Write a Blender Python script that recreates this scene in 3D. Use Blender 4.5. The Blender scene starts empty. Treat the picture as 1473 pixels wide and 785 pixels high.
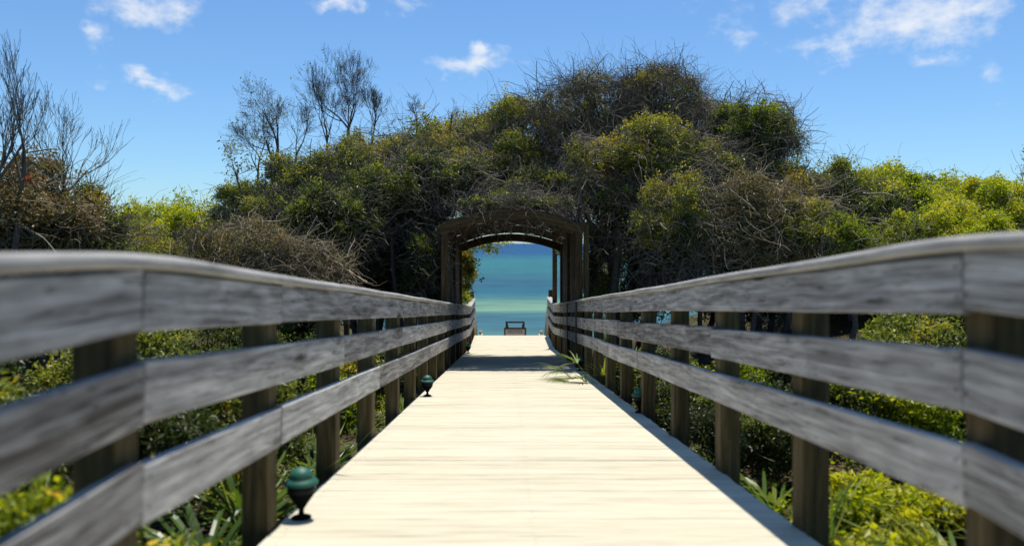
import bpy, math, random
import numpy as np
from math import radians, sin, cos, pi
RNG = np.random.default_rng(7)
random.seed(7)
SC = bpy.context.scene
COL = SC.collection

# ------------------------------------------------------------------ frame of the place
EYE = 1.105            # eye height above the level landing the camera stands on
F = 1140.0             # focal length in photo pixels
VX, VY = 732.0, 350.0  # where the straight-ahead direction falls in the photo
def at(px, py, Y):
    return np.array([(px - VX) * Y / F, Y, EYE + (VY - py) * Y / F])

Y0, SP, SLOPE = 2.1, 1.28, 0.087
YB = Y0 + SP * 14      # foot of the ramp
YE = 22.9              # end of the lower landing
def zd(y):
    if y <= Y0: return 0.0
    if y <= YB: return -SLOPE * (y - Y0)
    return -SLOPE * (YB - Y0)
ZL = zd(YB)
def smooth(a, b, x):
    t = np.clip((x - a) / (b - a), 0, 1)
    return t * t * (3 - 2 * t)
def zground(x, y):
    x = np.asarray(x, float); y = np.asarray(y, float)
    ramp = np.where(y <= Y0, 0.0, np.where(y <= YB, -SLOPE * (y - Y0), ZL))
    z = ramp - 0.42
    d = np.abs(x - 0.1)
    z = z + smooth(1.6, 7.0, d) * (0.55 + 0.05 * np.clip(y, 0, 20)) * (1 - smooth(20, 32, y))
    z = z + (0.07 * np.sin(x * 1.7 + y * .6) + 0.06 * np.sin(y * 1.3 - x * .8 + 1) + 0.03 * np.sin(x * 4.1) * np.sin(y * 3.7)) * smooth(1.4, 2.4, d)
    z = z - smooth(23.0, 42.0, y) * 3.6 - smooth(38, 70, y) * 1.4 - smooth(70, 160, y) * 4
    return z

# ------------------------------------------------------------------ helpers
def put(name, me, mat=None, parent=None):
    o = bpy.data.objects.new(name, me)
    COL.objects.link(o)
    if mat is not None:
        for m in (mat if isinstance(mat, (list, tuple)) else [mat]): me.materials.append(m)
    if parent is not None: o.parent = parent; o.matrix_parent_inverse = parent.matrix_world.inverted() if False else o.matrix_parent_inverse
    return o
def thing(name, label, cat, loc=(0, 0, 0), group=None):
    o = bpy.data.objects.new(name, None); COL.objects.link(o)
    o.location = [float(v) for v in loc]; o.empty_display_size = .2
    o['label'] = label; o['category'] = cat
    if group: o['group'] = group
    return o
def tag(o, label, cat, group=None):
    o['label'] = label; o['category'] = cat
    if group: o['group'] = group
    return o

class MB:
    """collects polygons given as numpy blocks and links them as one mesh"""
    def __init__(s): s.v = []; s.f = {}; s.n = 0; s.att = []; s.tint = {}; s.smooth = False
    def add(s, V, Fc, tint=0.5, grain=None):
        V = np.asarray(V, float); Fc = np.asarray(Fc, int)
        k = Fc.shape[1]
        s.f.setdefault(k, []).append(Fc + s.n)
        t = np.broadcast_to(np.asarray(tint, float), (len(Fc),))
        s.tint.setdefault(k, []).append(t)
        s.v.append(V); s.n += len(V)
        s.att.append(V * 1.0 if grain is None else np.asarray(grain, float))
    def build(s, name, mat, parent=None, origin=(0, 0, 0), smooth=False):
        V = np.concatenate(s.v) - np.asarray(origin, float)
        loops = []; starts = []; tot = []; tint = []; p = 0
        for k, L in s.f.items():
            A = np.concatenate(L)
            loops.append(A.ravel()); n = len(A)
            starts.append(p + np.arange(n) * k); tot.append(np.full(n, k)); p += n * k
            tint.append(np.concatenate(s.tint[k]))
        loops = np.concatenate(loops); starts = np.concatenate(starts); tot = np.concatenate(tot); tint = np.concatenate(tint)
        me = bpy.data.meshes.new(name)
        me.vertices.add(len(V)); me.vertices.foreach_set('co', V.astype(np.float32).ravel())
        me.loops.add(len(loops)); me.loops.foreach_set('vertex_index', loops.astype(np.int32))
        me.polygons.add(len(starts))
        me.polygons.foreach_set('loop_start', starts.astype(np.int32))
        me.polygons.foreach_set('loop_total', tot.astype(np.int32))
        me.update(calc_edges=True)
        me.polygons.foreach_set('use_smooth', np.full(len(starts), bool(smooth)))
        a = me.attributes.new('tint', 'FLOAT', 'FACE'); a.data.foreach_set('value', tint.astype(np.float32))
        g = me.attributes.new('grain', 'FLOAT_VECTOR', 'POINT'); g.data.foreach_set('vector', np.concatenate(s.att).astype(np.float32).ravel())
        me.validate(); me.update()
        o = put(name, me, mat, parent)
        if parent is None: o.location = [float(v) for v in origin]
        return o

def section(w, h, r):
    """rounded rectangle, lateral x vertical"""
    pts = []
    for cx, cy, a0 in ((w/2-r, h/2-r, 0), (-w/2+r, h/2-r, 90), (-w/2+r, -h/2+r, 180), (w/2-r, -h/2+r, 270)):
        for a in (0, 45, 90):
            t = radians(a0 + a); pts.append((cx + r * cos(t), cy + r * sin(t)))
    return np.array(pts)
def beam(mb, path, w, h, r=.004, tint=.5, up=(0, 0, 1), jit=0.0, seed=None):
    P = np.asarray(path, float); n = len(P); S = section(w, h, r); m = len(S)
    T = np.gradient(P, axis=0); T /= np.linalg.norm(T, axis=1)[:, None]
    U = np.asarray(up, float); U = np.broadcast_to(U, (n, 3))
    L = np.cross(T, U); L /= np.linalg.norm(L, axis=1)[:, None]
    W = np.cross(L, T)
    V = P[:, None, :] + S[None, :, 0, None] * L[:, None, :] + S[None, :, 1, None] * W[:, None, :]
    if jit: V = V + RNG.normal(0, jit, (n, m, 3)) * np.array([1, .3, 1])
    d = np.concatenate([[0], np.cumsum(np.linalg.norm(np.diff(P, axis=0), axis=1))])
    off = RNG.uniform(0, 50, 3)
    G = np.stack([np.broadcast_to(d[:, None], (n, m)), np.broadcast_to(S[None, :, 0], (n, m)), np.broadcast_to(S[None, :, 1], (n, m))], -1) + off
    V = V.reshape(-1, 3); G = G.reshape(-1, 3)
    i = np.arange(n - 1)[:, None] * m; j = np.arange(m)[None, :]; j2 = (j + 1) % m
    Q = np.stack([i + j, i + m + j, i + m + j2, i + j2], -1).reshape(-1, 4)
    base = mb.n
    mb.add(V, Q, tint, G)
    # end caps
    for k, rev in ((0, False), (n - 1, True)):
        ring = V[k*m:(k+1)*m]; g = G[k*m:(k+1)*m]
        idx = np.arange(m) if not rev else np.arange(m)[::-1]
        mb.add(ring, idx[None, :], tint, g)
def screws(mb, pts, axis, r):
    a = np.arange(7) * 2 * pi / 7
    for p in pts:
        p = np.asarray(p, float)
        ring = np.stack([0 * a, np.cos(a) * r, np.sin(a) * r], 1) if axis == 'x' else np.stack([np.cos(a) * r, np.sin(a) * r, 0 * a], 1)
        mb.add(p + ring, np.arange(7)[None, :], -4.0)
def post(mb, x, y, z0, z1, wx, wy, r=.006, tint=.5, n=5):
    path = np.stack([np.full(n, x), np.full(n, y), np.linspace(z0, z1, n)], 1)
    beam(mb, path, wx, wy, r, tint, up=(0, 1, 0))
def lathe(mb, prof, c, n=24, tint=.5):
    prof = np.asarray(prof, float); m = len(prof)
    a = np.arange(n) * 2 * pi / n
    V = np.stack([c[0] + prof[None, :, 0] * np.cos(a)[:, None], c[1] + prof[None, :, 0] * np.sin(a)[:, None],
                  np.broadcast_to(c[2] + prof[None, :, 1], (n, m))], -1).reshape(-1, 3)
    i = np.arange(n)[:, None]; j = np.arange(m - 1)[None, :]; i2 = (i + 1) % n
    Q = np.stack([i*m + j, i2*m + j, i2*m + j + 1, i*m + j + 1], -1).reshape(-1, 4)
    mb.add(V, Q, tint)

def tubes(mb, P, R, sides=3, tint=.5):
    """P (N,K,3) curves, R (N,K) radii"""
    N, K, _ = P.shape
    if N == 0: return
    T = np.gradient(P, axis=1); T /= (np.linalg.norm(T, axis=2, keepdims=True) + 1e-9)
    ref = np.where(np.abs(T[:, :1, 2:3]) > .8, np.array([1., 0, 0]), np.array([0, 0, 1.]))
    A = np.cross(T, ref); A /= (np.linalg.norm(A, axis=2, keepdims=True) + 1e-9)
    B = np.cross(T, A)
    a = np.arange(sides) * 2 * pi / sides
    V = P[:, :, None, :] + R[:, :, None, None] * (np.cos(a)[None, None, :, None] * A[:, :, None, :] + np.sin(a)[None, None, :, None] * B[:, :, None, :])
    n = np.arange(N)[:, None, None] * K * sides; k = np.arange(K - 1)[None, :, None] * sides; s_ = np.arange(sides)[None, None, :]; s2 = (s_ + 1) % sides
    Q = np.stack([n + k + s_, n + k + s2, n + k + sides + s2, n + k + sides + s_], -1).reshape(-1, 4)
    t = np.repeat(np.broadcast_to(np.asarray(tint, float), (N,)), (K - 1) * sides)
    mb.add(V.reshape(-1, 3), Q, t)

def unit(n):
    v = RNG.normal(size=(n, 3)); return v / np.linalg.norm(v, axis=1)[:, None]
def leaves(mb, P, size, tint, up=.6, aspect=.5, axis=None):
    n = len(P)
    if n == 0: return
    nor = unit(n) + np.array([0, 0, up]); nor /= np.linalg.norm(nor, axis=1)[:, None]
    d = unit(n) if axis is None else axis + .5 * unit(n)
    d = d - (d * nor).sum(1)[:, None] * nor; d /= (np.linalg.norm(d, axis=1)[:, None] + 1e-9)
    s = np.cross(nor, d)
    L = (np.asarray(size) * RNG.uniform(.65, 1.3, n))[:, None]; W = L * aspect * RNG.uniform(.8, 1.2, n)[:, None]
    fold = .18 * W
    V = np.stack([P, P + d * L * .45 + s * W * .5 + nor * fold, P + d * L, P + d * L * .45 - s * W * .5 + nor * fold], 1).reshape(-1, 3)
    Q = np.arange(n * 4).reshape(n, 4)
    mb.add(V, Q, tint)

# ------------------------------------------------------------------ materials
def new_mat(name):
    m = bpy.data.materials.new(name); m.use_nodes = True
    nt = m.node_tree; nt.nodes.clear()
    out = nt.nodes.new('ShaderNodeOutputMaterial')
    return m, nt, out
class N:
    def __init__(s, nt): s.nt = nt
    def __call__(s, typ, **kw):
        n = s.nt.nodes.new(typ)
        ins = kw.pop('ins', {})
        for k, v in kw.items(): setattr(n, k, v)
        for k, v in ins.items():
            if hasattr(v, 'is_linked') or isinstance(v, bpy.types.NodeSocket): s.nt.links.new(v, n.inputs[k])
            else: n.inputs[k].default_value = v
        return n
    def math(s, op, a, b=0.0, c=None, clamp=False):
        d = {0: a, 1: b}
        if c is not None: d[2] = c
        n = s('ShaderNodeMath', operation=op, ins=d); n.use_clamp = clamp
        return n.outputs[0]
    def ramp(s, fac, stops, interp='LINEAR'):
        n = s('ShaderNodeValToRGB', ins={'Fac': fac}); r = n.color_ramp; r.interpolation = interp
        while len(r.elements) < len(stops): r.elements.new(.5)
        for e, (p, c) in zip(r.elements, stops): e.position = p; e.color = (*c, 1)
        return n.outputs[0]
    def noise(s, vec, scale, detail=3, rough=.5, dist=0.0):
        return s('ShaderNodeTexNoise', ins={'Vector': vec, 'Scale': scale, 'Detail': detail, 'Roughness': rough, 'Distortion': dist}).outputs[0]
    def mix(s, fac, a, b, blend='MIX'):
        n = s('ShaderNodeMix', data_type='RGBA', blend_type=blend)
        for k, v in ((0, fac), (6, a), (7, b)):
            if isinstance(v, bpy.types.NodeSocket): s.nt.links.new(v, n.inputs[k])
            else: n.inputs[k].default_value = v if not isinstance(v, tuple) else (*v, 1) if len(v) == 3 else v
        return n.outputs[2]

def wood(name, stops, knots=.6, rough=.8, bump=.25, tintamt=.35, ring=115.0, patchamt=.5, crackamt=.6):
    m, nt, out = new_mat(name); n = N(nt); lk = nt.links.new
    g = n('ShaderNodeAttribute', attribute_name='grain').outputs['Vector']
    tint = n('ShaderNodeAttribute', attribute_name='tint').outputs['Fac']
    oi = n('ShaderNodeObjectInfo')
    offs = n('ShaderNodeVectorMath', operation='SCALE', ins={0: (31.0, 7.0, 13.0), 'Scale': oi.outputs['Random']}).outputs[0]
    v = n('ShaderNodeVectorMath', operation='ADD', ins={0: g, 1: offs}).outputs[0]
    st = n('ShaderNodeVectorMath', operation='MULTIPLY', ins={0: v, 1: (1.0, 16.0, 16.0)}).outputs[0]
    fine = n.noise(n('ShaderNodeVectorMath', operation='MULTIPLY', ins={0: v, 1: (2.6, 165.0, 165.0)}).outputs[0], 1.0, 4, .65)
    low = n.noise(n('ShaderNodeVectorMath', operation='MULTIPLY', ins={0: v, 1: (1.3, 7.0, 7.0)}).outputs[0], 1.0, 2, .5)
    mid = n.noise(st, 1.0, 4, .6, .6)
    sep = n('ShaderNodeSeparateXYZ', ins={0: v})
    ph = n.math('MULTIPLY_ADD', low, ring * .19, n.math('MULTIPLY', n.math('ADD', sep.outputs[1], sep.outputs[2]), ring))
    rings = n.math('MULTIPLY_ADD', n.math('SINE', ph), .5, .5)
    # knots
    kv = n('ShaderNodeVectorMath', operation='MULTIPLY', ins={0: v, 1: (.95, 5.0, 5.0)}).outputs[0]
    vo = n('ShaderNodeTexVoronoi', ins={'Vector': kv, 'Scale': 1.0, 'Randomness': 1.0}).outputs['Distance']
    kn = n('ShaderNodeMapRange', interpolation_type='SMOOTHSTEP', ins={0: vo, 1: .03, 2: .17, 3: 1.0, 4: 0.0}).outputs[0]
    fac = n.math('ADD', n.math('MULTIPLY_ADD', mid, .6, -.04), n.math('MULTIPLY_ADD', fine, .7, -.2))
    fac = n.math('ADD', fac, n.math('MULTIPLY_ADD', rings, .14, -.035))
    fac = n.math('ADD', fac, n.math('MULTIPLY', n.math('SUBTRACT', tint, .5), tintamt))
    fac = n.math('ADD', fac, n.math('MULTIPLY', n.math('SUBTRACT', oi.outputs['Random'], .5), .14))
    fac = n.math('SUBTRACT', fac, n.math('MULTIPLY', kn, .45 * knots), clamp=True)
    cr = n.noise(n('ShaderNodeVectorMath', operation='MULTIPLY', ins={0: v, 1: (1.6, 42.0, 42.0)}).outputs[0], 1.0, 2, .5)
    cr = n('ShaderNodeMapRange', interpolation_type='SMOOTHSTEP', ins={0: n.math('ABSOLUTE', n.math('SUBTRACT', cr, .47)), 1: 0.0, 2: .022, 3: .3, 4: 0.0}).outputs[0]
    fac = n.math('SUBTRACT', fac, n.math('MULTIPLY', cr, crackamt))
    pv = n('ShaderNodeVectorMath', operation='MULTIPLY', ins={0: v, 1: (2.6, 9.0, 9.0)}).outputs[0]
    patch = n.noise(pv, 1.0, 4, .62, .8)
    fac = n.math('MULTIPLY_ADD', n.math('SUBTRACT', patch, .5), patchamt, fac, clamp=True)
    col = n.ramp(fac, stops)
    stain = n.noise(g, 2.3, 3, .6)
    col = n.mix(n('ShaderNodeMapRange', ins={0: stain, 1: .5, 2: .75, 3: 0.0, 4: .4}).outputs[0], col, n.mix(.5, col, (stops[0][1])))
    b = n('ShaderNodeBump', ins={'Strength': bump, 'Distance': .004, 'Height': n.math('ADD', n.math('MULTIPLY', fine, .6), n.math('MULTIPLY', rings, .5))})
    p = n('ShaderNodeBsdfPrincipled', ins={'Base Color': col, 'Roughness': rough, 'Specular IOR Level': .25, 'Normal': b.outputs[0]})
    lk(p.outputs[0], out.inputs[0])
    return m
WOOD_RAIL = wood('weathered_grey_wood', [(.1, (.055, .046, .038)), (.34, (.215, .204, .19)), (.55, (.39, .377, .355)), (.78, (.62, .6, .565))], knots=1.0, patchamt=.6, tintamt=.5, crackamt=.75)
WOOD_CAP = wood('weathered_cap_wood', [(.1, (.16, .155, .15)), (.45, (.34, .33, .31)), (.85, (.55, .53, .5))], knots=.3)
WOOD_DECK = wood('bleached_deck_wood', [(.1, (.37, .33, .24)), (.4, (.5, .46, .345)), (.75, (.585, .54, .42))], knots=.2, bump=.12, tintamt=.24, patchamt=.4, crackamt=.15)
WOOD_POST = wood('olive_post_wood', [(.1, (.028, .021, .008)), (.45, (.085, .064, .025)), (.85, (.19, .15, .07))], knots=.4)
WOOD_ARCH = wood('brown_arch_wood', [(.1, (.016, .01, .004)), (.45, (.055, .036, .013)), (.85, (.15, .1, .042))], knots=.3)
WOOD_PALE = wood('pale_stair_wood', [(.1, (.3, .25, .17)), (.45, (.5, .42, .3)), (.85, (.65, .57, .44))], knots=.3)

def leafmat(name, stops, trans=.35, rough=.45):
    m, nt, out = new_mat(name); n = N(nt)
    t = n('ShaderNodeAttribute', attribute_name='tint').outputs['Fac']
    col = n.ramp(t, stops)
    p = n('ShaderNodeBsdfPrincipled', ins={'Base Color': col, 'Roughness': rough, 'Specular IOR Level': .3})
    hs = n('ShaderNodeHueSaturation', ins={'Hue': .49, 'Saturation': 1.1, 'Value': 1.4, 'Color': col})
    tr = n('ShaderNodeBsdfTranslucent', ins={'Color': hs.outputs[0]})
    mx = n('ShaderNodeMixShader', ins={0: trans, 1: p.outputs[0], 2: tr.outputs[0]})
    nt.links.new(mx.outputs[0], out.inputs[0])
    return m
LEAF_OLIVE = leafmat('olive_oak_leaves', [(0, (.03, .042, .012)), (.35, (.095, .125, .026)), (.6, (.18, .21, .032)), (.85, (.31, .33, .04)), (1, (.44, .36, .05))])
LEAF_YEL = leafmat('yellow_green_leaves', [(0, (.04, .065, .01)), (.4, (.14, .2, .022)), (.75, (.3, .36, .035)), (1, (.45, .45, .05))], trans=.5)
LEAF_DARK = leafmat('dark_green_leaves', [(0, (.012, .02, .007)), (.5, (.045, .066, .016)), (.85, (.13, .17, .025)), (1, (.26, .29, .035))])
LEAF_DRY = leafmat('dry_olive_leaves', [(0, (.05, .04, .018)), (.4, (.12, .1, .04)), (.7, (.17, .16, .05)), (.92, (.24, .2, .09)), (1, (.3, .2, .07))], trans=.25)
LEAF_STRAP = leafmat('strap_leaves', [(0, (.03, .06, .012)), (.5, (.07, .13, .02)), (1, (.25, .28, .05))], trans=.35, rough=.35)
FLOWER = leafmat('yellow_petals', [(0, (.6, .42, .03)), (1, (.7, .55, .06))], trans=.3)
def barkmat(name, a, b):
    m, nt, out = new_mat(name); n = N(nt)
    t = n('ShaderNodeAttribute', attribute_name='tint').outputs['Fac']
    g = n('ShaderNodeAttribute', attribute_name='grain').outputs['Vector']
    f = n.math('ADD', n.math('MULTIPLY', n.noise(g, 14, 3, .6), .6), n.math('MULTIPLY', t, .4))
    p = n('ShaderNodeBsdfPrincipled', ins={'Base Color': n.ramp(f, [(.25, a), (.75, b)]), 'Roughness': .9, 'Specular IOR Level': .15})
    nt.links.new(p.outputs[0], out.inputs[0]); return m
BARK = barkmat('grey_brown_bark', (.045, .036, .028), (.17, .145, .12))
TWIG = barkmat('grey_twigs', (.07, .06, .048), (.25, .215, .17))
TWIG_TAN = barkmat('tan_dry_twigs', (.1, .08, .05), (.36, .295, .2))
TWIG_DARK = barkmat('dark_bare_twigs', (.035, .028, .026), (.14, .115, .105))

def plain(name, col, rough=.5, metal=0.0, spec=.5, noise=.0):
    m, nt, out = new_mat(name); n = N(nt)
    c = (*col, 1)
    ins = {'Roughness': rough, 'Metallic': metal, 'Specular IOR Level': spec}
    if noise:
        tc = n('ShaderNodeTexCoord').outputs['Object']
        f = n.noise(tc, 30, 4, .65)
        ins['Base Color'] = n.ramp(f, [(.3, tuple(v * (1 - noise) for v in col)), (.7, tuple(min(1, v * (1 + noise)) for v in col))])
        ins['Roughness'] = n.math('MULTIPLY_ADD', f, .3, rough - .15)
    else: ins['Base Color'] = c
    p = n('ShaderNodeBsdfPrincipled', ins=ins); nt.links.new(p.outputs[0], out.inputs[0]); return m
GREEN_METAL = plain('green_enamel', (.006, .085, .055), .55, 0, .5, .25)
BLACK_METAL = plain('black_fixture', (.004, .005, .005), .8, 0, .04, .3)
LENS = plain('smoky_lens', (.01, .012, .013), .5, 0, .1)
PAINT_DK = plain('dark_lettering', (.03, .03, .03), .7)
PANEL = plain('greyish_sign_paint', (.42, .36, .31), .7, 0, .3, .2)

# ------------------------------------------------------------------ ground, sea, deck
def build_ground():
    xs = np.concatenate([np.linspace(-400, -40, 10)[:-1], np.linspace(-40, -12, 15)[:-1], np.linspace(-12, 12, 97), np.linspace(12, 40, 15)[1:], np.linspace(40, 400, 10)[1:]])
    ys = np.concatenate([np.linspace(-60, -4, 15)[:-1], np.linspace(-4, 30, 137), np.linspace(30, 90, 41)[1:], np.linspace(90, 300, 10)[1:]])
    X, Y = np.meshgrid(xs, ys); Z = zground(X, Y)
    V = np.stack([X, Y, Z], -1).reshape(-1, 3); w = len(xs); h = len(ys)
    i = np.arange(h - 1)[:, None] * w; j = np.arange(w - 1)[None, :]
    Q = np.stack([i + j, i + j + 1, i + w + j + 1, i + w + j], -1).reshape(-1, 4)
    mb = MB(); mb.add(V, Q)
    m, nt, out = new_mat('sandy_leaf_litter'); n = N(nt)
    g = n('ShaderNodeAttribute', attribute_name='grain').outputs['Vector']
    sp = n('ShaderNodeSeparateXYZ', ins={0: g})
    lit = n.ramp(n.noise(g, 28, 5, .7), [(.3, (.015, .01, .007)), (.5, (.045, .031, .02)), (.68, (.12, .085, .055)), (.8, (.24, .18, .12))])
    moss = n.ramp(n.noise(g, 40, 4, .6), [(.3, (.03, .04, .01)), (.7, (.11, .12, .025))])
    col = n.mix(n('ShaderNodeMapRange', ins={0: n.noise(g, 1.1, 3, .6), 1: .45, 2: .6, 3: 0.0, 4: .8}).outputs[0], lit, moss)
    sand = n.ramp(n.noise(g, 3, 5, .6), [(.3, (.55, .5, .4)), (.7, (.7, .65, .55))])
    fy = n('ShaderNodeMapRange', interpolation_type='SMOOTHSTEP', ins={0: n.math('MULTIPLY_ADD', n.noise(g, .5, 3, .6), 5.0, sp.outputs[1]), 1: 28.0, 2: 33.0, 3: 0.0, 4: 1.0}).outputs[0]
    col = n.mix(fy, col, sand)
    b = n('ShaderNodeBump', ins={'Strength': .7, 'Distance': .03, 'Height': n.noise(g, 22, 5, .7)})
    p = n('ShaderNodeBsdfPrincipled', ins={'Base Color': col, 'Roughness': .95, 'Specular IOR Level': .1, 'Normal': b.outputs[0]})
    nt.links.new(p.outputs[0], out.inputs[0])
    o = mb.build('ground', m, smooth=True); o['kind'] = 'structure'
SEA_Z = -6.0
def build_sea():
    mb = MB()
    xs = np.array([-30000, -3000, -400, -60, 60, 400, 3000, 30000.]); ys = np.array([36, 60, 90, 150, 300, 800, 3000, 30000.])
    X, Y = np.meshgrid(xs, ys); V = np.stack([X, Y, np.full_like(X, SEA_Z)], -1).reshape(-1, 3); w = len(xs)
    i = np.arange(len(ys) - 1)[:, None] * w; j = np.arange(w - 1)[None, :]
    mb.add(V, np.stack([i + j, i + j + 1, i + w + j + 1, i + w + j], -1).reshape(-1, 4))
    m, nt, out = new_mat('gulf_water'); n = N(nt)
    geo = n('ShaderNodeNewGeometry').outputs['Position']
    sp = n('ShaderNodeSeparateXYZ', ins={0: geo})
    wob = n.noise(n('ShaderNodeVectorMath', operation='MULTIPLY', ins={0: geo, 1: (.012, .05, 0)}).outputs[0], 1.0, 4, .6)
    # offshore distance sets the colour of the water over bars and troughs
    t = n.math('DIVIDE', (EYE - SEA_Z) * F / 140.0, sp.outputs[1])
    t = n.math('MULTIPLY', t, n.math('MULTIPLY_ADD', wob, .24, .88))
    col = n.ramp(t, [(0.0, (.014, .056, .145)), (.1, (.015, .066, .145)), (.18, (.028, .125, .14)), (.3, (.026, .108, .13)), (.4, (.024, .08, .12)),
                     (.5, (.022, .095, .13)), (.57, (.06, .15, .14)), (.66, (.12, .22, .15)), (.71, (.05, .13, .14)), (.82, (.035, .1, .135)), (.95, (.06, .14, .135))])
    chop = n.math('MULTIPLY_ADD', n.noise(n('ShaderNodeVectorMath', operation='MULTIPLY', ins={0: geo, 1: (.035, .11, 0)}).outputs[0], 1.0, 3, .6), .45, n.math('MULTIPLY', n.noise(n('ShaderNodeVectorMath', operation='MULTIPLY', ins={0: geo, 1: (.14, .5, 0)}).outputs[0], 1.0, 4, .65), .55))
    col = n.mix(1.0, col, n.ramp(chop, [(.32, (.5, .58, .66)), (.5, (1, 1, 1)), (.7, (1.4, 1.3, 1.25))]), 'MULTIPLY')
    b = n('ShaderNodeBump', ins={'Strength': .5, 'Distance': .4, 'Height': chop})
    p = n('ShaderNodeBsdfPrincipled', ins={'Base Color': col, 'Roughness': .5, 'Specular IOR Level': .02, 'Normal': b.outputs[0]})
    nt.links.new(p.outputs[0], out.inputs[0])
    o = mb.build('sea', m); o['kind'] = 'structure'
build_ground(); build_sea()

LX = -0.965                         # inner face of the left railing boards
def RX(y): return float(np.interp(y, [2.1, 13, 22.9], [1.2, 1.135, 1.1]))
def build_deck():
    mb = MB(); pw = .1397
    y = -1.9
    while y < YE - .02:
        ym = y + pw / 2
        z = zd(ym)
        gap = RNG.uniform(.0003, .0012) if random.random() > .14 else RNG.uniform(.003, .007)
        dz = RNG.normal(0, .0005)
        x0 = LX - .035 + RNG.normal(0, .004); x1 = RX(ym) + .045 + RNG.normal(0, .004)
        k = 9
        xs = np.linspace(x0, x1, k)
        yy = ym + np.cumsum(RNG.normal(0, .0006, k)); zz = z + dz - .019 + RNG.normal(0, .0006, k)
        s = -SLOPE if Y0 < ym < YB else 0
        beam(mb, np.stack([xs, yy, zz], 1), pw - gap, .038, .002, RNG.uniform(.15, .85), up=(0, -s, 1))
        screws(mb, [(xq + RNG.normal(0, .006), ym + dq + RNG.normal(0, .003), z + dz + .0016 + s * dq) for xq in (LX + .02, .1, RX(ym) - .02) for dq in (-.035, .035)], 'z', .0042)
        y += pw
    o = mb.build('boardwalk', WOOD_DECK, smooth=False); o['kind'] = 'structure'
    # joists / edge stringers under the planks
    mb = MB()
    ys = [-1.8, Y0, YB, YE - .05]
    for side in (-1, 0, 1):
        for a, b in zip(ys[:-1], ys[1:]):
            pa = np.linspace(a, b, 4)
            X = [{-1: LX + .02, 0: .1, 1: RX(q) - .02}[side] for q in pa]
            beam(mb, np.stack([X, pa, [zd(q) - .042 - .12 for q in pa]], 1), .045, .235, .004, .4)
    o = mb.build('boardwalk_frame', WOOD_POST); o['kind'] = 'structure'
build_deck()

# ------------------------------------------------------------------ railings
PY = [Y0 + SP * k for k in range(-3, 15)] + [21.46, 22.84]
def railing(side, label):
    root = thing('railing', label, 'railing', (0, 0, 0), 'boardwalk railings')
    xin = (lambda y: LX) if side < 0 else RX
    top = 1.082 if side < 0 else 1.13       # cap top above deck
    rows = [(.1225, .16), (.378, .165), (.643, .162)]
    # joints per row as post indices (index in PY; 3 is the post at the top of the ramp)
    if side < 0: J = [[0, 3, 4, 7, 10, 13, 17, 19], [0, 3, 5, 7, 11, 14, 17, 19], [0, 3, 4, 6, 9, 13, 17, 19]]
    else: J = [[0, 3, 6, 9, 12, 15, 17, 19], [0, 3, 5, 8, 11, 14, 17, 19], [0, 3, 7, 9, 12, 14, 17, 19]]
    for (dz, h), js in zip(rows, J):
        for a, b in zip(js[:-1], js[1:]):
            mb = MB(); ya, yb = PY[a] + .003, PY[b] - .003
            k = max(6, int((yb - ya) / .25)); ys = np.linspace(ya, yb, k)
            bow = RNG.normal(0, .004); e0, e1 = RNG.normal(0, .005, 2)
            t = np.linspace(0, 1, k)
            zs = np.array([zd(q) for q in ys]) + top - dz + bow * np.sin(pi * t) + e0 * (1 - t) + e1 * t
            xs = np.array([xin(q) for q in ys]) + side * (.019 + abs(RNG.normal(0, .002)))
            beam(mb, np.stack([xs, ys, zs], 1), .037, h, .006, RNG.uniform(.36, .78), jit=.0008)
            pts = []
            for q in PY:
                if ya - .02 < q < yb + .02:
                    for dq in ((-.022,) if q > yb - .05 else (.022,) if q < ya + .05 else (0.0,)):
                        zq = zd(q + dq) + top - dz + bow * sin(pi * (q - ya) / (yb - ya))
                        for k_ in (-.24, .26): pts.append((xin(q) - side * .0035, q + dq + RNG.normal(0, .004), zq + k_ * h + RNG.normal(0, .004)))
            screws(mb, pts, 'x', .0055)
            o = mb.build('rail_board', WOOD_RAIL, root)
    # posts
    for y in PY:
        mb = MB(); x = xin(y) + side * (.042 + .0575)
        tp = top - .042
        if y > 22: tp = top + .2
        z0 = float(zground(x, y)) - .3
        post(mb, x, y + RNG.normal(0, .01), z0, zd(y) + tp, .115, .125, .007, RNG.uniform(.3, .7), 6)
        mb.build('post', WOOD_POST, root)
    # cap: long boards, the first one bent over the top of the ramp
    def capz(y):
        r = .35
        if abs(y - Y0) < r: return -SLOPE * (y - Y0 + r) ** 2 / (4 * r)
        return zd(y)
    js = [-1.7, 3.4, 6.0, 8.5, 11.06, 13.62, 16.2, 18.7, 22.74] if side < 0 else [-1.7, 4.68, 7.24, 9.8, 12.3, 14.9, 17.5, 22.74]
    for a, b in zip(js[:-1], js[1:]):
        mb = MB(); ys = np.arange(a + .002, b, .1); ys = np.append(ys, b - .002)
        xs = np.array([xin(q) for q in ys]) + side * .052
        zs = np.array([capz(q) for q in ys]) + top - .019 + .0025 * np.sin(ys * 2.1 + a)
        beam(mb, np.stack([xs, ys, zs], 1), .145, .04, .017, RNG.uniform(.35, .65))
        mb.build('cap_rail', WOOD_CAP, root, smooth=True)
    return root
railing(-1, 'weathered grey three-board wooden railing along the left edge of the boardwalk')
railing(1, 'weathered grey three-board wooden railing along the right edge of the boardwalk')

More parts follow.
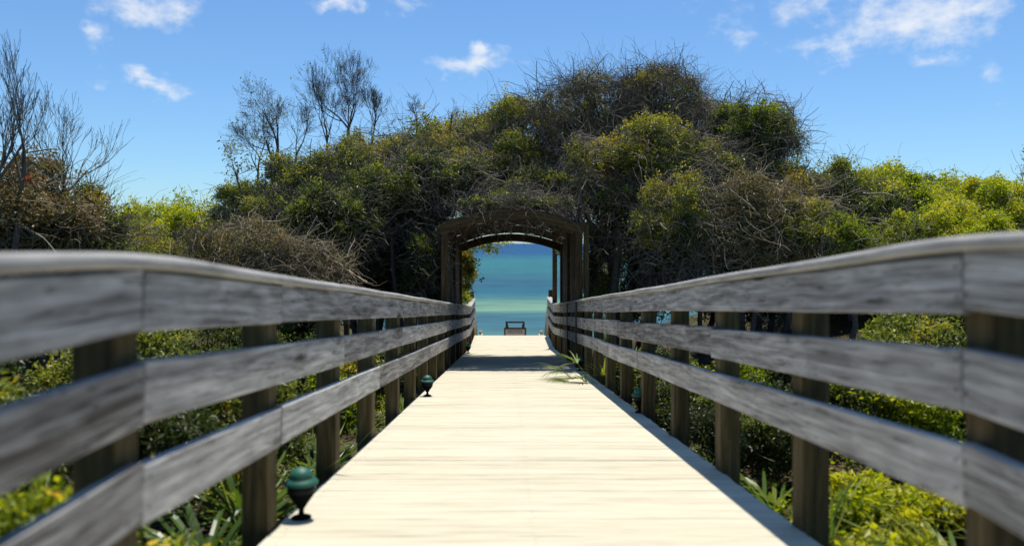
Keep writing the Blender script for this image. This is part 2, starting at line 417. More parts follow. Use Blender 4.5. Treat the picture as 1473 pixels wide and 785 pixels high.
# ------------------------------------------------------------------ stairs beyond the landing
def build_stairs():
    root = thing('beach_stairs', 'pale wooden stairs with sloping handrails going down to the beach beyond the arch', 'stairs', (0, YE, ZL))
    def P(m, name, mat): return m.build(name, mat, root, origin=(0, YE, ZL))
    n = 10; rise = .17; run = .3
    for k in range(n):
        mb = MB(); y = YE + .02 + run * k + .15; z = ZL - rise * (k + 1)
        beam(mb, [(LX, y, z), (0, y, z), (RX(22.9), y, z)], .28, .04, .005, RNG.uniform(.3, .7)); P(mb, 'tread', WOOD_DECK)
    yend = YE + run * n; zend = ZL - rise * n
    for sx, x in ((-1, LX - .02), (1, RX(22.9) + .02)):
        mb = MB(); beam(mb, [(x, YE + .05, ZL - .3), (x, yend, zend - .3)], .045, .28, .005); P(mb, 'stringer', WOOD_PALE)
        for dz, h in ((1.06, .14), (.78, .14), (.5, .14)):
            mb = MB(); beam(mb, [(x + sx*.02, YE + .1, ZL + dz - .1), (x + sx*.02, yend, zend + dz - .1)], .037, h, .005); P(mb, 'stair_rail', WOOD_PALE)
        for k in (1, 2, 3):
            y = YE + run * n * k / 3
            mb = MB(); post(mb, x + sx * .08, y, ZL - rise * n * k / 3 - 1.2, ZL - rise * n * k / 3 + 1.12, .1, .1); P(mb, 'post', WOOD_PALE)
    # lower landing
    for k in range(20):
        mb = MB(); y = yend + .07 + .14 * k
        beam(mb, [(LX, y, zend - .02), (.05, y, zend - .02), (RX(22.9), y, zend - .02)], .135, .038, .004, RNG.uniform(.3, .7)); P(mb, 'landing_plank', WOOD_DECK)
    for sx, x in ((-1, LX), (1, RX(22.9))):
        for y in (yend + 1.4, yend + 2.75):
            mb = MB(); post(mb, x + sx * .06, y, zend - 1.6, zend + 1.2, .11, .11); P(mb, 'post', WOOD_PALE)
        for dz in (1.06, .78, .5):
            mb = MB(); beam(mb, [(x, yend, zend + dz - .02), (x, yend + 2.8, zend + dz - .02)], .037, .14, .005); P(mb, 'landing_rail', WOOD_PALE)
build_stairs()

# ------------------------------------------------------------------ notice board
def build_sign():
    Y = 29.5
    zt = EYE - 112.0 / F * Y; zb = EYE - 132.0 / F * Y
    x0, x1 = (725 - VX) * Y / F, (757 - VX) * Y / F; cx = (x0 + x1) / 2
    g = float(zground(cx, Y)); w = x1 - x0; H = zt - zb
    root = thing('notice_board', 'small grey wooden notice sign with open top frame beyond the end of the deck', 'sign', (cx, Y, g))
    O = (cx, Y, g)
    for s in (-1, 1):
        mb = MB(); post(mb, cx + s * (w/2 - .03), Y, g - .2, zb + H * .55, .06, .06, .006); mb.build('post', WOOD_ARCH, root, origin=O)
        mb = MB(); beam(mb, [(cx + s * (w/2 - .085), Y, zb + H*.5), (cx + s * (w/2 - .085), Y, zb + H*.98)], .05, .05, .006, up=(0, 1, 0)); mb.build('frame_upright', WOOD_ARCH, root, origin=O)
        # dark bracket
        mb = MB(); a = cx + s * (w/2 - .06); b = cx + s * (w/2 - .17)
        zc = zb + H * .52
        V = np.array([(a, Y-.055, zc), (b, Y-.055, zc), (b + s*.02, Y-.055, zc + .16), (a, Y-.055, zc + .21), (a, Y-.028, zc), (b, Y-.028, zc), (b + s*.02, Y-.028, zc + .16), (a, Y-.028, zc + .21)])
        mb.add(V, [(0,1,2,3), (7,6,5,4), (0,4,5,1), (1,5,6,2), (2,6,7,3), (3,7,4,0)]); mb.build('bracket', WOOD_ARCH, root, origin=O)
    mb = MB(); beam(mb, [(cx - w/2 + .06, Y, zt - .03), (cx + w/2 - .06, Y, zt - .03)], .05, .06, .006); mb.build('top_rail', WOOD_ARCH, root, origin=O)
    mb = MB(); beam(mb, [(cx - w/2 + .06, Y - .03, zb + H*.5), (cx + w/2 - .06, Y - .03, zb + H*.5)], .06, .06, .006); mb.build('cross_rail', WOOD_ARCH, root, origin=O)
    mb = MB(); beam(mb, [(cx - w/2 + .065, Y - .02, zb + .1), (cx + w/2 - .065, Y - .02, zb + .1)], .03, .31, .004, up=(0, 0, 1)); pn = mb.build('sign_panel', PANEL, root, origin=O)
    cu = bpy.data.curves.new('lettering', 'FONT'); cu.body = 'NOTICE'; cu.size = .155; cu.align_x = 'CENTER'; cu.align_y = 'CENTER'; cu.extrude = .002
    o = bpy.data.objects.new('lettering_source', cu); COL.objects.link(o)
    bpy.context.view_layer.update()
    me = bpy.data.meshes.new_from_object(o.evaluated_get(bpy.context.evaluated_depsgraph_get()))
    bpy.data.objects.remove(o)
    t = put('lettering', me, PAINT_DK, pn); t.rotation_euler = (pi/2, 0, 0); t.location = (0, -.039, zb + .135 - g)
build_sign()

# ------------------------------------------------------------------ arched trellis over the deck
def build_arch():
    ya, yb = 13.3, 17.3
    xl, xr = -1.02, 1.115                    # inner faces of the pillars
    cx = (xl + xr) / 2; hw = (xr - xl) / 2
    O = (cx, ya, zd(ya))
    root = thing('arched_trellis', 'dark wooden trellis tunnel with low curved slatted roof over the boardwalk', 'arbour', O)
    def roofz(x, y, dz=0):
        t = (x - cx) / (hw + .12)
        return zd(y) + 2.31 + .27 * (1 - min(1, abs(t)) ** 2.1) + dz
    for y in (ya, (ya + yb) / 2, yb):
        for s in (-1, 1):
            x = (xl - .06 if s < 0 else xr + .06)
            mb = MB(); post(mb, x, y, float(zground(x, y)) - .2, zd(y) + 2.41, .115, .13, .008, .55); 
            mb.build('pillar', WOOD_ARCH, root, origin=O)
            if y == ya and s > 0:
                mb = MB(); post(mb, x + s * .13, y + .03, float(zground(x, y)) - .2, zd(y) + 2.42, .08, .1, .008, .45); mb.build('side_post', WOOD_POST, root, origin=O)
    xs = np.linspace(xl - .14, xr + .14, 33)
    for y in (ya - .05, yb + .02):
        mb = MB(); beam(mb, [(x, y, roofz(x, y, -.025)) for x in xs], .045, .165, .006, .6); mb.build('arch_beam', WOOD_ARCH, root, origin=O)
    # roof slats that follow the curve, and purlins that carry them
    mb = MB(); y = ya - .02
    while y < yb - .02:
        wd = RNG.uniform(.05, .1)
        xj = RNG.normal(0, .02)
        beam(mb, [(x + xj * .3, y + wd/2 + RNG.normal(0, .004), roofz(x, y, .075 + RNG.normal(0, .004))) for x in xs[::2]], wd, .018, .004, RNG.uniform(.2, .8))
        y += wd + RNG.uniform(.012, .04)
    mb.build('roof_slats', WOOD_ARCH, root, origin=O)
    for x in np.linspace(xl + .1, xr - .1, 7):
        mb = MB(); beam(mb, [(x, y, roofz(x, y, .048)) for y in np.linspace(ya, yb - .03, 4)], .035, .03, .005, .3); mb.build('purlin', WOOD_ARCH, root, origin=O)
    # side screens: upright slats
    for s in (-1, 1):
        mb = MB(); y = ya + .1
        x = xl - .06 if s < 0 else xr + .06
        while y < yb - .1:
            wd = RNG.uniform(.07, .1)
            if abs(y - (ya + yb) / 2) > .12:
                post(mb, x + RNG.normal(0, .004), y + wd / 2, zd(y) - .3, zd(y) + 2.4, .02, wd, .003, RNG.uniform(.2, .8), 3)
            y += wd + RNG.uniform(.008, .022)
        mb.build('side_screen', WOOD_ARCH, root, origin=O)
build_arch()

def wooden_pole(px, Y, py_top, wd, label):
    x = (px - VX) * Y / F; g = float(zground(x, Y))
    zt = EYE + (VY - py_top) * Y / F
    root = thing('wooden_pole', label, 'pole', (x, Y, g))
    mb = MB(); post(mb, x, Y, g - .3, zt, wd, wd, .012, .5, 8); mb.build('shaft', WOOD_POST, root, origin=(x, Y, g))
    mb = MB(); z = zt
    beam(mb, [(x - wd*.75, Y, z + .025), (x + wd*.75, Y, z + .025)], wd*1.5, .05, .015); mb.build('pole_cap', WOOD_POST, root, origin=(x, Y, g))
wooden_pole(834, 13.75, 205, .075, 'tall square olive-brown pole rising into the branches beside the right pillar of the arch')
wooden_pole(798, 20.6, 300, .12, 'dark square pole standing at the right railing beyond the tunnel, against the sea')

# ------------------------------------------------------------------ path lights
def path_light(x, y, label, s=.86):
    z = zd(y)
    root = thing('path_light', label, 'path light', (x, y, z), 'green path lights along the boardwalk')
    O = (x, y, z)
    def L(prof): return [(a * s, b * s) for a, b in prof]
    mb = MB(); lathe(mb, L([(0, .0), (.05, .0), (.052, .01), (.02, .022), (.014, .03), (.014, .09), (0.02, .1)]), O); mb.build('stem', BLACK_METAL, root, origin=O, smooth=True)
    mb = MB(); lathe(mb, L([(0, .05), (.016, .052), (.03, .075), (.055, .11), (.068, .13), (.07, .175), (.06, .185), (0, .186)]), O); b = mb.build('lamp_body', BLACK_METAL, root, origin=O, smooth=True)
    mb = MB(); lathe(mb, L([(.0705, .142), (.072, .145), (.072, .166), (.0705, .17)]), O); mb.build('lens', LENS, b, origin=O, smooth=True)
    mb = MB(); lathe(mb, L([(0, .184), (.055, .186), (.086, .182), (.088, .187), (.082, .2), (.06, .214), (.057, .217), (.061, .22), (.058, .236), (.04, .256), (.02, .266), (0, .269)]), O, 32); mb.build('hood', GREEN_METAL, root, origin=O, smooth=True)
path_light(-.93, 3.55, 'green-hooded black path light nearest the camera on the left deck edge')
path_light(-.9, 8.75, 'small green-hooded path light on the left deck edge halfway to the arch')
path_light(-.925, 18.0, 'tiny dark path light on the left deck edge inside the far end of the tunnel')
path_light(1.205, 7.3, 'green-hooded path light in shade between posts of the right railing')
path_light(1.12, 12.55, 'green-hooded path light behind the palmetto fronds by the right foot of the arch')

# ------------------------------------------------------------------ vegetation
def curl(P0, D0, K, step, wander, grav=0.0):
    """N wandering curves; returns (N,K,3)"""
    n = len(P0); P = np.zeros((n, K, 3)); P[:, 0] = P0; D = D0.copy()
    bend = unit(n) * wander
    step = np.broadcast_to(np.asarray(step, float), (n,))[:, None]
    for k in range(1, K):
        D = D + bend * .5 + RNG.normal(0, wander * .55, (n, 3)); D[:, 2] += grav
        D /= np.linalg.norm(D, axis=1)[:, None]
        P[:, k] = P[:, k-1] + D * step
    return P
def limb(a, b, K=7, sag=.12):
    t = np.linspace(0, 1, K)[:, None]; a = np.asarray(a, float); b = np.asarray(b, float)
    L = np.linalg.norm(b - a)
    mid = RNG.normal(0, sag * L, 3)
    P = a + (b - a) * t + mid * (np.sin(pi * t)) + RNG.normal(0, .012 * L, (K, 3)) * np.sin(pi * t)
    return P
def shrub(px, hw, top, bot, Y, label, leaf=LEAF_OLIVE, twig=TWIG, n=9000, size=.055, lobes=36, tw=300, tang=200, ry=None,
          tmean=.45, tvar=.2, lobe_r=(.14, .4), name='shrub', cat='shrub', up=.7, trunk_r=.05, topt=.25, twlen=1.0, group='shrubs and trees around the boardwalk', shell=.55, stems=1, root_side=None, top_root=None):
    c = at(px, (top + bot) / 2, Y); rx = hw * Y / F; rz = (bot - top) * Y / F / 2
    if ry is None: ry = min(max(.85 * rx, .5), 1.9)
    bx = c[0]
    if abs(bx - .07) < 1.75 and Y > 12 and (root_side is None): root_side = -1 if bx < .07 else 1
    if root_side: bx = .07 + root_side * (1.3 if hw < 40 else RNG.uniform(1.75, 2.1))
    g = float(zground(bx, c[1])); O = np.array([bx, c[1], g])
    if top_root is not None: O = np.array(at(*top_root, Y))
    R = np.array([rx, ry, rz]); n = int(n * 2.1); tw = int(tw * .55); tang = int(tang * .5); up = up * .55
    root = thing(name, label, cat, O, group)
    # lobes spread over the crown, denser outside
    d = unit(lobes); d[:, 2] = d[:, 2] * .9 + .12
    lr = RNG.uniform(*lobe_r, lobes); rad = RNG.uniform(.35, 1.0, lobes) ** .6 * (1 - lr * .75)
    lc = c + d * rad[:, None] * R; mr = (rx * rz) ** .5
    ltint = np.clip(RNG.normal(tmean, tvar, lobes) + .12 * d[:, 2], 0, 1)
    # leaves
    w = lr ** 2; idx = RNG.choice(lobes, n, p=w / w.sum())
    u = unit(n); u[:, 2] = np.where(u[:, 2] < -.35, -u[:, 2], u[:, 2])
    q_ = RNG.random(n); rr = np.where(q_ < .55, RNG.uniform(shell, 1.0, n) ** .7, np.where(q_ < .88, RNG.random(n) ** .5, RNG.uniform(.9, 1.5, n))) * RNG.uniform(.9, 1.12, n)
    sc = np.array([min(1.25, rx / mr), min(1.2, ry / mr), min(1.0, rz / mr)]) * mr
    P = lc[idx] + u * (rr * lr[idx])[:, None] * sc
    # leaves sit in little sprigs
    ns = max(1, n // 11); sp_ = RNG.integers(0, ns, n) if n else np.zeros(0, int)
    sd = unit(ns) * .055 * max(1, size / .05)
    P = P[sp_] + sd[sp_] * RNG.uniform(-1, 1, (n, 1)) + RNG.normal(0, .028 * max(1, size / .05), (n, 3)); u = u[sp_]; idx = idx[sp_]
    stint = RNG.normal(0, .12, ns)
    ti = ltint[idx] + stint[sp_] + RNG.normal(0, .08, n) + topt * np.clip(u[:, 2], 0, 1) * RNG.random(n)  # upward leaves get a lighter, yellower tint: sunlit crown tops painted into leaf colour
    keep = P[:, 2] > zground(P[:, 0], P[:, 1]) + .03
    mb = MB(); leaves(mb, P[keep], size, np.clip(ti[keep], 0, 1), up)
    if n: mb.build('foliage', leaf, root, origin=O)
    # trunk and limbs
    mb = MB(); hub = c + np.array([0, 0, -.45 * rz])
    if top_root is not None: hub = np.array(at(*top_root, Y)); O2 = hub + [0, 0, .05]
    for s in range(stems):
        b0 = (O if top_root is None else O2) + np.array([RNG.normal(0, .12 * s), RNG.normal(0, .12 * s), -.1])
        hb = hub + RNG.normal(0, .2 * rx, 3) * (s > 0)
        if root_side and hw >= 40:
            way = np.array([b0[0] + RNG.normal(0, .06), b0[1], max(b0[2] + .5, min(hub[2] - .1, zd(Y) + 2.75))])
            tubes(mb, limb(b0, way, 8, .03)[None], np.linspace(trunk_r, trunk_r * .8, 8)[None], 7)
            tubes(mb, limb(way, hb, 8, .05)[None], np.linspace(trunk_r * .8, trunk_r * .6, 8)[None], 7)
        else: tubes(mb, limb(b0, hb, 8, .06)[None], np.linspace(trunk_r, trunk_r * .65, 8)[None], 7)
    L = np.stack([limb(hub + RNG.normal(0, .05, 3), q, 7) for q in lc])
    tubes(mb, L, np.linspace(trunk_r * .5, .006, 7)[None].repeat(lobes, 0) * RNG.uniform(.6, 1.1, (lobes, 1)), 4)
    mb.build('trunk', BARK, root, origin=O, smooth=True)
    # twigs poking out, and a tangle over the surface
    mb = MB()
    if tw:
        i = RNG.integers(0, lobes, tw); D = (lc[i] - c) / R; D = D / (np.linalg.norm(D, axis=1)[:, None] + 1e-6) + .7 * unit(tw) + np.array([0, 0, .35]); D /= np.linalg.norm(D, axis=1)[:, None]
        P0 = lc[i] + unit(tw) * (lr[i] * mr * .6)[:, None]
        K = 6; P = curl(P0, D, K, RNG.uniform(.035, .1, tw) * twlen * max(.7, mr), .28)
        tubes(mb, P, np.linspace(1, .35, K)[None] * RNG.uniform(.0025, .0055, (tw, 1)), 3, RNG.random(tw))
    if tang:
        u = unit(tang); u[:, 1] = -np.abs(u[:, 1]) * .9 ; u /= np.linalg.norm(u, axis=1)[:, None]
        P0 = c + u * R * RNG.uniform(.7, .98, (tang, 1)); D = np.cross(u, unit(tang)) + .25 * u; D /= np.linalg.norm(D, axis=1)[:, None]
        K = 9; P = curl(P0, D, K, RNG.uniform(.04, .11, tang) * max(.8, mr), .4, -.05)
        tubes(mb, P, np.linspace(1, .5, K)[None] * RNG.uniform(.0022, .006, (tang, 1)) * np.where(RNG.random((tang, 1)) < .06, 2.4, 1.0), 3, RNG.random(tang))
    if tw or tang: mb.build('twigs', twig, root, origin=O)
    return root

def bare_tree(px, top, Y, label, spread=1.0, mat=TWIG_DARK, nleaf=0, leaf=LEAF_OLIVE, levels=5, trunk_r=.05, base_py=None, lean=0.0, first=.3, nb=(2, 4), angle=.55, group='bare trees', up=.12, twigr=.0035):
    x = (px - VX) * Y / F; g = float(zground(x, Y)); zt = EYE + (VY - top) * Y / F
    b0 = np.array([x, Y, g]); 
    root = thing('bare_tree', label, 'tree', b0, group)
    start = np.array([x, Y, g if base_py is None else max(g, EYE + (VY - base_py) * Y / F)])
    H = zt - start[2]
    segs = {5: ([], [])}; tips = []
    mbT = MB(); mbW = MB()
    if start[2] > g + .05: tubes(mbT, limb(b0 - [0, 0, .1], start, 6, .05)[None], np.linspace(trunk_r * 1.3, trunk_r, 6)[None], 7)
    thick, thickr, thin, thinr = [], [], [], []
    def grow(p, d, L, r, lev):
        K = 6; P = curl(p[None], d[None], K, L / (K - 1), .13, up * .25)[0]
        r2 = max(r * .62, twigr * .6); rr = np.linspace(r, r2, K)
        (thick if lev < 2 else thin).append(P); (thickr if lev < 2 else thinr).append(rr)
        if lev >= levels: tips.append(P[-1]); tips.append(P[3]); return
        nn = random.randint(*nb)
        for k in range(nn):
            j = K - 1 if k == 0 else random.randint(2, K - 1)
            dd = P[j] - P[j-1]; dd /= np.linalg.norm(dd)
            a = angle * (.4 if k == 0 else 1.0) * spread
            nd = dd + a * 1.4 * RNG.normal(0, .6, 3) + np.array([0, 0, up]); nd /= np.linalg.norm(nd)
            grow(P[j], nd, L * random.uniform(.6, .85), rr[j] * random.uniform(.55, .8), lev + 1)
    d0 = np.array([lean, 0, 1.0]); d0 /= np.linalg.norm(d0)
    grow(start, d0, H * first, trunk_r, 0)
    A = np.concatenate([np.stack(thick), np.stack(thin)])
    zmax = A[..., 2].max(); f = H / max(.1, (zmax - start[2]))
    S = lambda Q: start + (Q - start) * np.array([f, f, f])
    tubes(mbT, S(np.stack(thick)), np.stack(thickr), 6, RNG.random(len(thick)))
    mbT.build('trunk', BARK if mat is not TWIG_TAN else mat, root, origin=b0, smooth=True)
    tubes(mbW, S(np.stack(thin)), np.stack(thinr), 3, RNG.random(len(thin)))
    mbW.build('twigs', mat, root, origin=b0)
    if nleaf:
        T = S(np.array(tips)); i = RNG.integers(0, len(T), nleaf)
        mb = MB(); leaves(mb, T[i] + RNG.normal(0, .05, (nleaf, 3)), .055, np.clip(RNG.normal(.5, .2, nleaf), 0, 1)); mb.build('foliage', leaf, root, origin=b0)
    return root

# near left: leafless tree over brownish brush
bare_tree(25, 55, 8.2, 'tall leafless grey tree at the far left edge of the view', .6, TWIG, levels=5, trunk_r=.03, lean=.05, up=.3, base_py=330)
bare_tree(-35, 95, 8.0, 'leafless tree half cut off by the left border of the view', .6, TWIG, levels=5, trunk_r=.035, lean=.15, up=.3, base_py=330)
bare_tree(70, 130, 9.0, 'forked bare tree leaning right above the brown brush at far left', .75, TWIG, levels=5, trunk_r=.03, lean=.3, up=.2, base_py=340)
rb = shrub(35, 100, 225, 420, 8.6, 'brown and yellow twiggy bush with a red leaf tuft at the far left', LEAF_DRY, TWIG, n=15000, size=.042, tw=700, tang=500, tmean=.62, tvar=.22, trunk_r=.04, stems=3, twlen=1.2)
RED = leafmat('red_leaves', [(0, (.2, .05, .025)), (1, (.34, .11, .05))], trans=.3)
mb = MB(); q = at(40, 257, 8.0); leaves(mb, q + RNG.normal(0, .03, (12, 3)), .045, RNG.random(12)); mb.build('red_leaf_tuft', RED, rb, origin=np.array(rb.location))
shrub(118, 60, 262, 420, 9.2, 'spiky dark-stemmed bush beside the far-left brown brush', LEAF_OLIVE, TWIG_DARK, n=6500, size=.04, tw=1300, tang=250, tmean=.5, tvar=.3, trunk_r=.035, stems=3, twlen=1.8)
# left low bushes
shrub(215, 75, 290, 420, 15.5, 'low rounded yellow-green bush between the brown brush and the tangle', LEAF_YEL, n=10000, size=.05, tmean=.72, topt=.35, tang=120, tw=200)
shrub(285, 65, 284, 420, 16.5, 'light green bush just left of the small dead sapling', LEAF_YEL, n=9000, size=.05, tmean=.72, topt=.35, tang=150, tw=200)
shrub(205, 85, 320, 430, 12.5, 'olive bush in front of the low yellow-green one, behind the left railing', LEAF_OLIVE, n=9000, size=.045, tmean=.6, tang=300, tw=300)
shrub(340, 95, 305, 440, 12.2, 'tan dry brush pile of fine twigs above the left railing', LEAF_DRY, TWIG_TAN, n=10000, size=.035, tw=700, tang=900, tmean=.5)
bare_tree(312, 262, 14.5, 'small forked dead sapling sticking up from the dry brush', 1.2, TWIG_TAN, levels=3, trunk_r=.02, base_py=330)
shrub(352, 48, 256, 350, 16.0, 'small round dark green bush above the tan brush', LEAF_DARK, n=7000, size=.05, tmean=.75)
bare_tree(392, 112, 16.0, 'short bushy leafless tree with a round head left of the canopy', 1.4, TWIG_DARK, nleaf=260, levels=6, trunk_r=.05, base_py=262, nb=(3, 4), first=.12)
bare_tree(500, 55, 17.0, 'tallest bare tree with upright fine branches above the left canopy', 1.15, TWIG_DARK, nleaf=160, levels=6, trunk_r=.05, base_py=235, nb=(3, 4), up=.2, first=.1)
bare_tree(372, 150, 16.3, 'thin bare stems at the left of the leafless round tree', .8, TWIG_DARK, nleaf=60, levels=5, trunk_r=.025, base_py=262, nb=(3, 4), first=.1, lean=-.12)
bare_tree(425, 140, 16.1, 'thin bare stems at the right of the leafless round tree', .9, TWIG_DARK, nleaf=60, levels=5, trunk_r=.025, base_py=240, nb=(3, 4), first=.1, lean=.1)
bare_tree(470, 92, 16.8, 'slim upright bare tree just left of the tallest one', .55, TWIG_DARK, nleaf=40, levels=5, trunk_r=.025, base_py=225, nb=(3, 4), up=.3, first=.1)
bare_tree(535, 118, 16.6, 'slim upright bare tree just right of the tallest one', .7, TWIG_DARK, nleaf=40, levels=5, trunk_r=.025, base_py=215, nb=(3, 4), up=.25, first=.1)
bare_tree(345, 205, 15.0, 'thin leafy sprig reaching out at the left end of the canopy', 1.2, TWIG_DARK, nleaf=300, levels=4, trunk_r=.02, base_py=270, lean=-.3)
bare_tree(600, 135, 16.5, 'low bare twig tree poking out above the middle of the canopy', 1.1, TWIG_DARK, levels=5, trunk_r=.03, base_py=190)
bare_tree(650, 140, 16.6, 'fine leafless twigs above the canopy left of its high crown', 1.2, TWIG_DARK, levels=5, trunk_r=.03, base_py=190)
# canopy left of the arch
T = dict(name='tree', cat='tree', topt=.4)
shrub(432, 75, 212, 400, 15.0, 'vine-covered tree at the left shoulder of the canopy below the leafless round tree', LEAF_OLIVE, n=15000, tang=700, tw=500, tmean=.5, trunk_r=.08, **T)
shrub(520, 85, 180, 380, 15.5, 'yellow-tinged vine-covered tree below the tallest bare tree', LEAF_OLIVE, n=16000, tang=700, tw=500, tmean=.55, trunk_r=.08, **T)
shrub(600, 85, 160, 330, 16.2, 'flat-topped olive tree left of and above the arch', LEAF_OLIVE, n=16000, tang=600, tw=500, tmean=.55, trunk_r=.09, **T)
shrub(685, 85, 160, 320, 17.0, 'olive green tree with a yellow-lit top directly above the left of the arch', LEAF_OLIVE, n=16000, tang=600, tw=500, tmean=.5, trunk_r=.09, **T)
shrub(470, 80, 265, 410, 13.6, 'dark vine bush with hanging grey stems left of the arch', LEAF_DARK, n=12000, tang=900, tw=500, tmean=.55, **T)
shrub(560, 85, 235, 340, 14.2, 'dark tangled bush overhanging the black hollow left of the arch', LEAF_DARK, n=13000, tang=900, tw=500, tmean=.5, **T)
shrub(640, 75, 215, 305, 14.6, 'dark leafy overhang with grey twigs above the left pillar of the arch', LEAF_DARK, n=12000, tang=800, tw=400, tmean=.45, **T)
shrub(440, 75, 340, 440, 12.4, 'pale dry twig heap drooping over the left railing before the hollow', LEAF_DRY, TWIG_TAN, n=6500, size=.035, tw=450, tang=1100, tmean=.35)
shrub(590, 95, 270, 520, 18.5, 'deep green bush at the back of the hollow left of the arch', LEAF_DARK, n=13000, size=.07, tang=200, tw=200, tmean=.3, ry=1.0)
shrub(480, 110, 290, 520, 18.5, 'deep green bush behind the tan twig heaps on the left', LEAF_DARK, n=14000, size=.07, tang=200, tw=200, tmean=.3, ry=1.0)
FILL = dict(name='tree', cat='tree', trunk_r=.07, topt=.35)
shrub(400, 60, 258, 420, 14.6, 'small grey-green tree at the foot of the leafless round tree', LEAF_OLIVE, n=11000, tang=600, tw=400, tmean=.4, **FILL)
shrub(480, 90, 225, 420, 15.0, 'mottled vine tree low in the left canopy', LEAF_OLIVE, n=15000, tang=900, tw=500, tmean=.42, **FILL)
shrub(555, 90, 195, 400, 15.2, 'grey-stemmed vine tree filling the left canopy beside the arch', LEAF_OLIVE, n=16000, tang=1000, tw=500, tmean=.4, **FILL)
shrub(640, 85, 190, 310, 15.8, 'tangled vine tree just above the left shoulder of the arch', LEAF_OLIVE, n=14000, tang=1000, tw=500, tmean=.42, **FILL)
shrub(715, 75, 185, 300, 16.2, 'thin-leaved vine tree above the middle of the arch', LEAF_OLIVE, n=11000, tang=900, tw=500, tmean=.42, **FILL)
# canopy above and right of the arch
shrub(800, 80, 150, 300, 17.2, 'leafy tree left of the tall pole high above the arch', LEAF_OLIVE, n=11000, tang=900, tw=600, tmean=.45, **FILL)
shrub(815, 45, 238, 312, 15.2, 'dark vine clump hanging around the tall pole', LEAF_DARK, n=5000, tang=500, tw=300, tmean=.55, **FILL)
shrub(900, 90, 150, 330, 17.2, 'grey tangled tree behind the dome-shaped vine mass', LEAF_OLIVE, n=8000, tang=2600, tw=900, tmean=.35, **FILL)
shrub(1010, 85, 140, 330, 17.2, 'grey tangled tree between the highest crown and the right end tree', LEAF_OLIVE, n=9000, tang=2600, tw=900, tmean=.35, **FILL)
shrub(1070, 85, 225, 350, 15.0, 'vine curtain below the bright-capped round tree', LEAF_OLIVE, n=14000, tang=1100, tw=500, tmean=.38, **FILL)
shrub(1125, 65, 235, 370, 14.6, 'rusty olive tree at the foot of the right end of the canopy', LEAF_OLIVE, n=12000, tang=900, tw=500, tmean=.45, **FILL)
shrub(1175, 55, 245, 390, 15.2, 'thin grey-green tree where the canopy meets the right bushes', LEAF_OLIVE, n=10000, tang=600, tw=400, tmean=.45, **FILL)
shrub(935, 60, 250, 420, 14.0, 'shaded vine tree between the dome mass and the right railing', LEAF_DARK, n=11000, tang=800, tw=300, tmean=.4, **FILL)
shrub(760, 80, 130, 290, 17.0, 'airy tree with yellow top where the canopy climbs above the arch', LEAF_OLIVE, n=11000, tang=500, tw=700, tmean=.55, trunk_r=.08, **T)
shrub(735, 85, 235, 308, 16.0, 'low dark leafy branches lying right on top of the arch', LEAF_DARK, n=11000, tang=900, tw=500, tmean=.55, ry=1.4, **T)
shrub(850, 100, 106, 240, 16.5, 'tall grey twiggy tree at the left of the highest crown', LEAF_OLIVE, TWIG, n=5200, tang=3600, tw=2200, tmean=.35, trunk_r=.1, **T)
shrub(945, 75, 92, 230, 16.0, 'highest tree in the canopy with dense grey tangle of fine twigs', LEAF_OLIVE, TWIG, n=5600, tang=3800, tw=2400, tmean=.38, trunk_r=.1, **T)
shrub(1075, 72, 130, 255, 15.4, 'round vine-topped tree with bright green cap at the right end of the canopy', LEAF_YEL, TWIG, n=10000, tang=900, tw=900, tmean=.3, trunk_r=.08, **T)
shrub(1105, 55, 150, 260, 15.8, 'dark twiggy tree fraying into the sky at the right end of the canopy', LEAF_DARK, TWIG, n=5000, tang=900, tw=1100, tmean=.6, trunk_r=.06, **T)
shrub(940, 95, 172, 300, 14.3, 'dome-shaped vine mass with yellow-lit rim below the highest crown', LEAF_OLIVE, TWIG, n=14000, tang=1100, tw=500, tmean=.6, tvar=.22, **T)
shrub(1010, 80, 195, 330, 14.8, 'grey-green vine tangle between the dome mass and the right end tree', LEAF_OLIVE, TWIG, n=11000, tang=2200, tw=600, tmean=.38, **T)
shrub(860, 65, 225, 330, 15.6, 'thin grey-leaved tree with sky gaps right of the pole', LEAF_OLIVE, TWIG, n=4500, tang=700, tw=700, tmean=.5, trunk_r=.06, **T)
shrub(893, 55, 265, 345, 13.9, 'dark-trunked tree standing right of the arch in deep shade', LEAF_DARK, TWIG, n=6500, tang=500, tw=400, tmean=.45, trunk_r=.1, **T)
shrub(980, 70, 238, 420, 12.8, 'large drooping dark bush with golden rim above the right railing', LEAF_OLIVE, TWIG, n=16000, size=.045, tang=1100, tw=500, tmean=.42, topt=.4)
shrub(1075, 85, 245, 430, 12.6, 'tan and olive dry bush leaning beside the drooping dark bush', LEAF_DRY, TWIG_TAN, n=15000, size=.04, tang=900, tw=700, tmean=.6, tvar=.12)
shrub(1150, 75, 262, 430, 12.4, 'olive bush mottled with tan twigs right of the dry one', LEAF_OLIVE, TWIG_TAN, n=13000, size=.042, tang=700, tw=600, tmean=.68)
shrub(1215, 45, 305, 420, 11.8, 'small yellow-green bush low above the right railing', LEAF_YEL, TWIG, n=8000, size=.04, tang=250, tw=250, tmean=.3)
shrub(905, 80, 320, 510, 18.0, 'loose green bush seen between the trunks right of the arch', LEAF_OLIVE, n=7000, size=.06, tang=200, tw=200, tmean=.5, ry=1.0)
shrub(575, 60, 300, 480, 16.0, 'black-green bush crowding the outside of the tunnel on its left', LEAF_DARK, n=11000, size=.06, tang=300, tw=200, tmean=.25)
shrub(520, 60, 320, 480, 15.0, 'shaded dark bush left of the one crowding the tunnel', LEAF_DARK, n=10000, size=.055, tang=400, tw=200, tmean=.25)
shrub(940, 60, 330, 480, 15.0, 'shaded dark bush between the trunk and the drooping bush on the right', LEAF_DARK, n=10000, size=.055, tang=400, tw=200, tmean=.3)
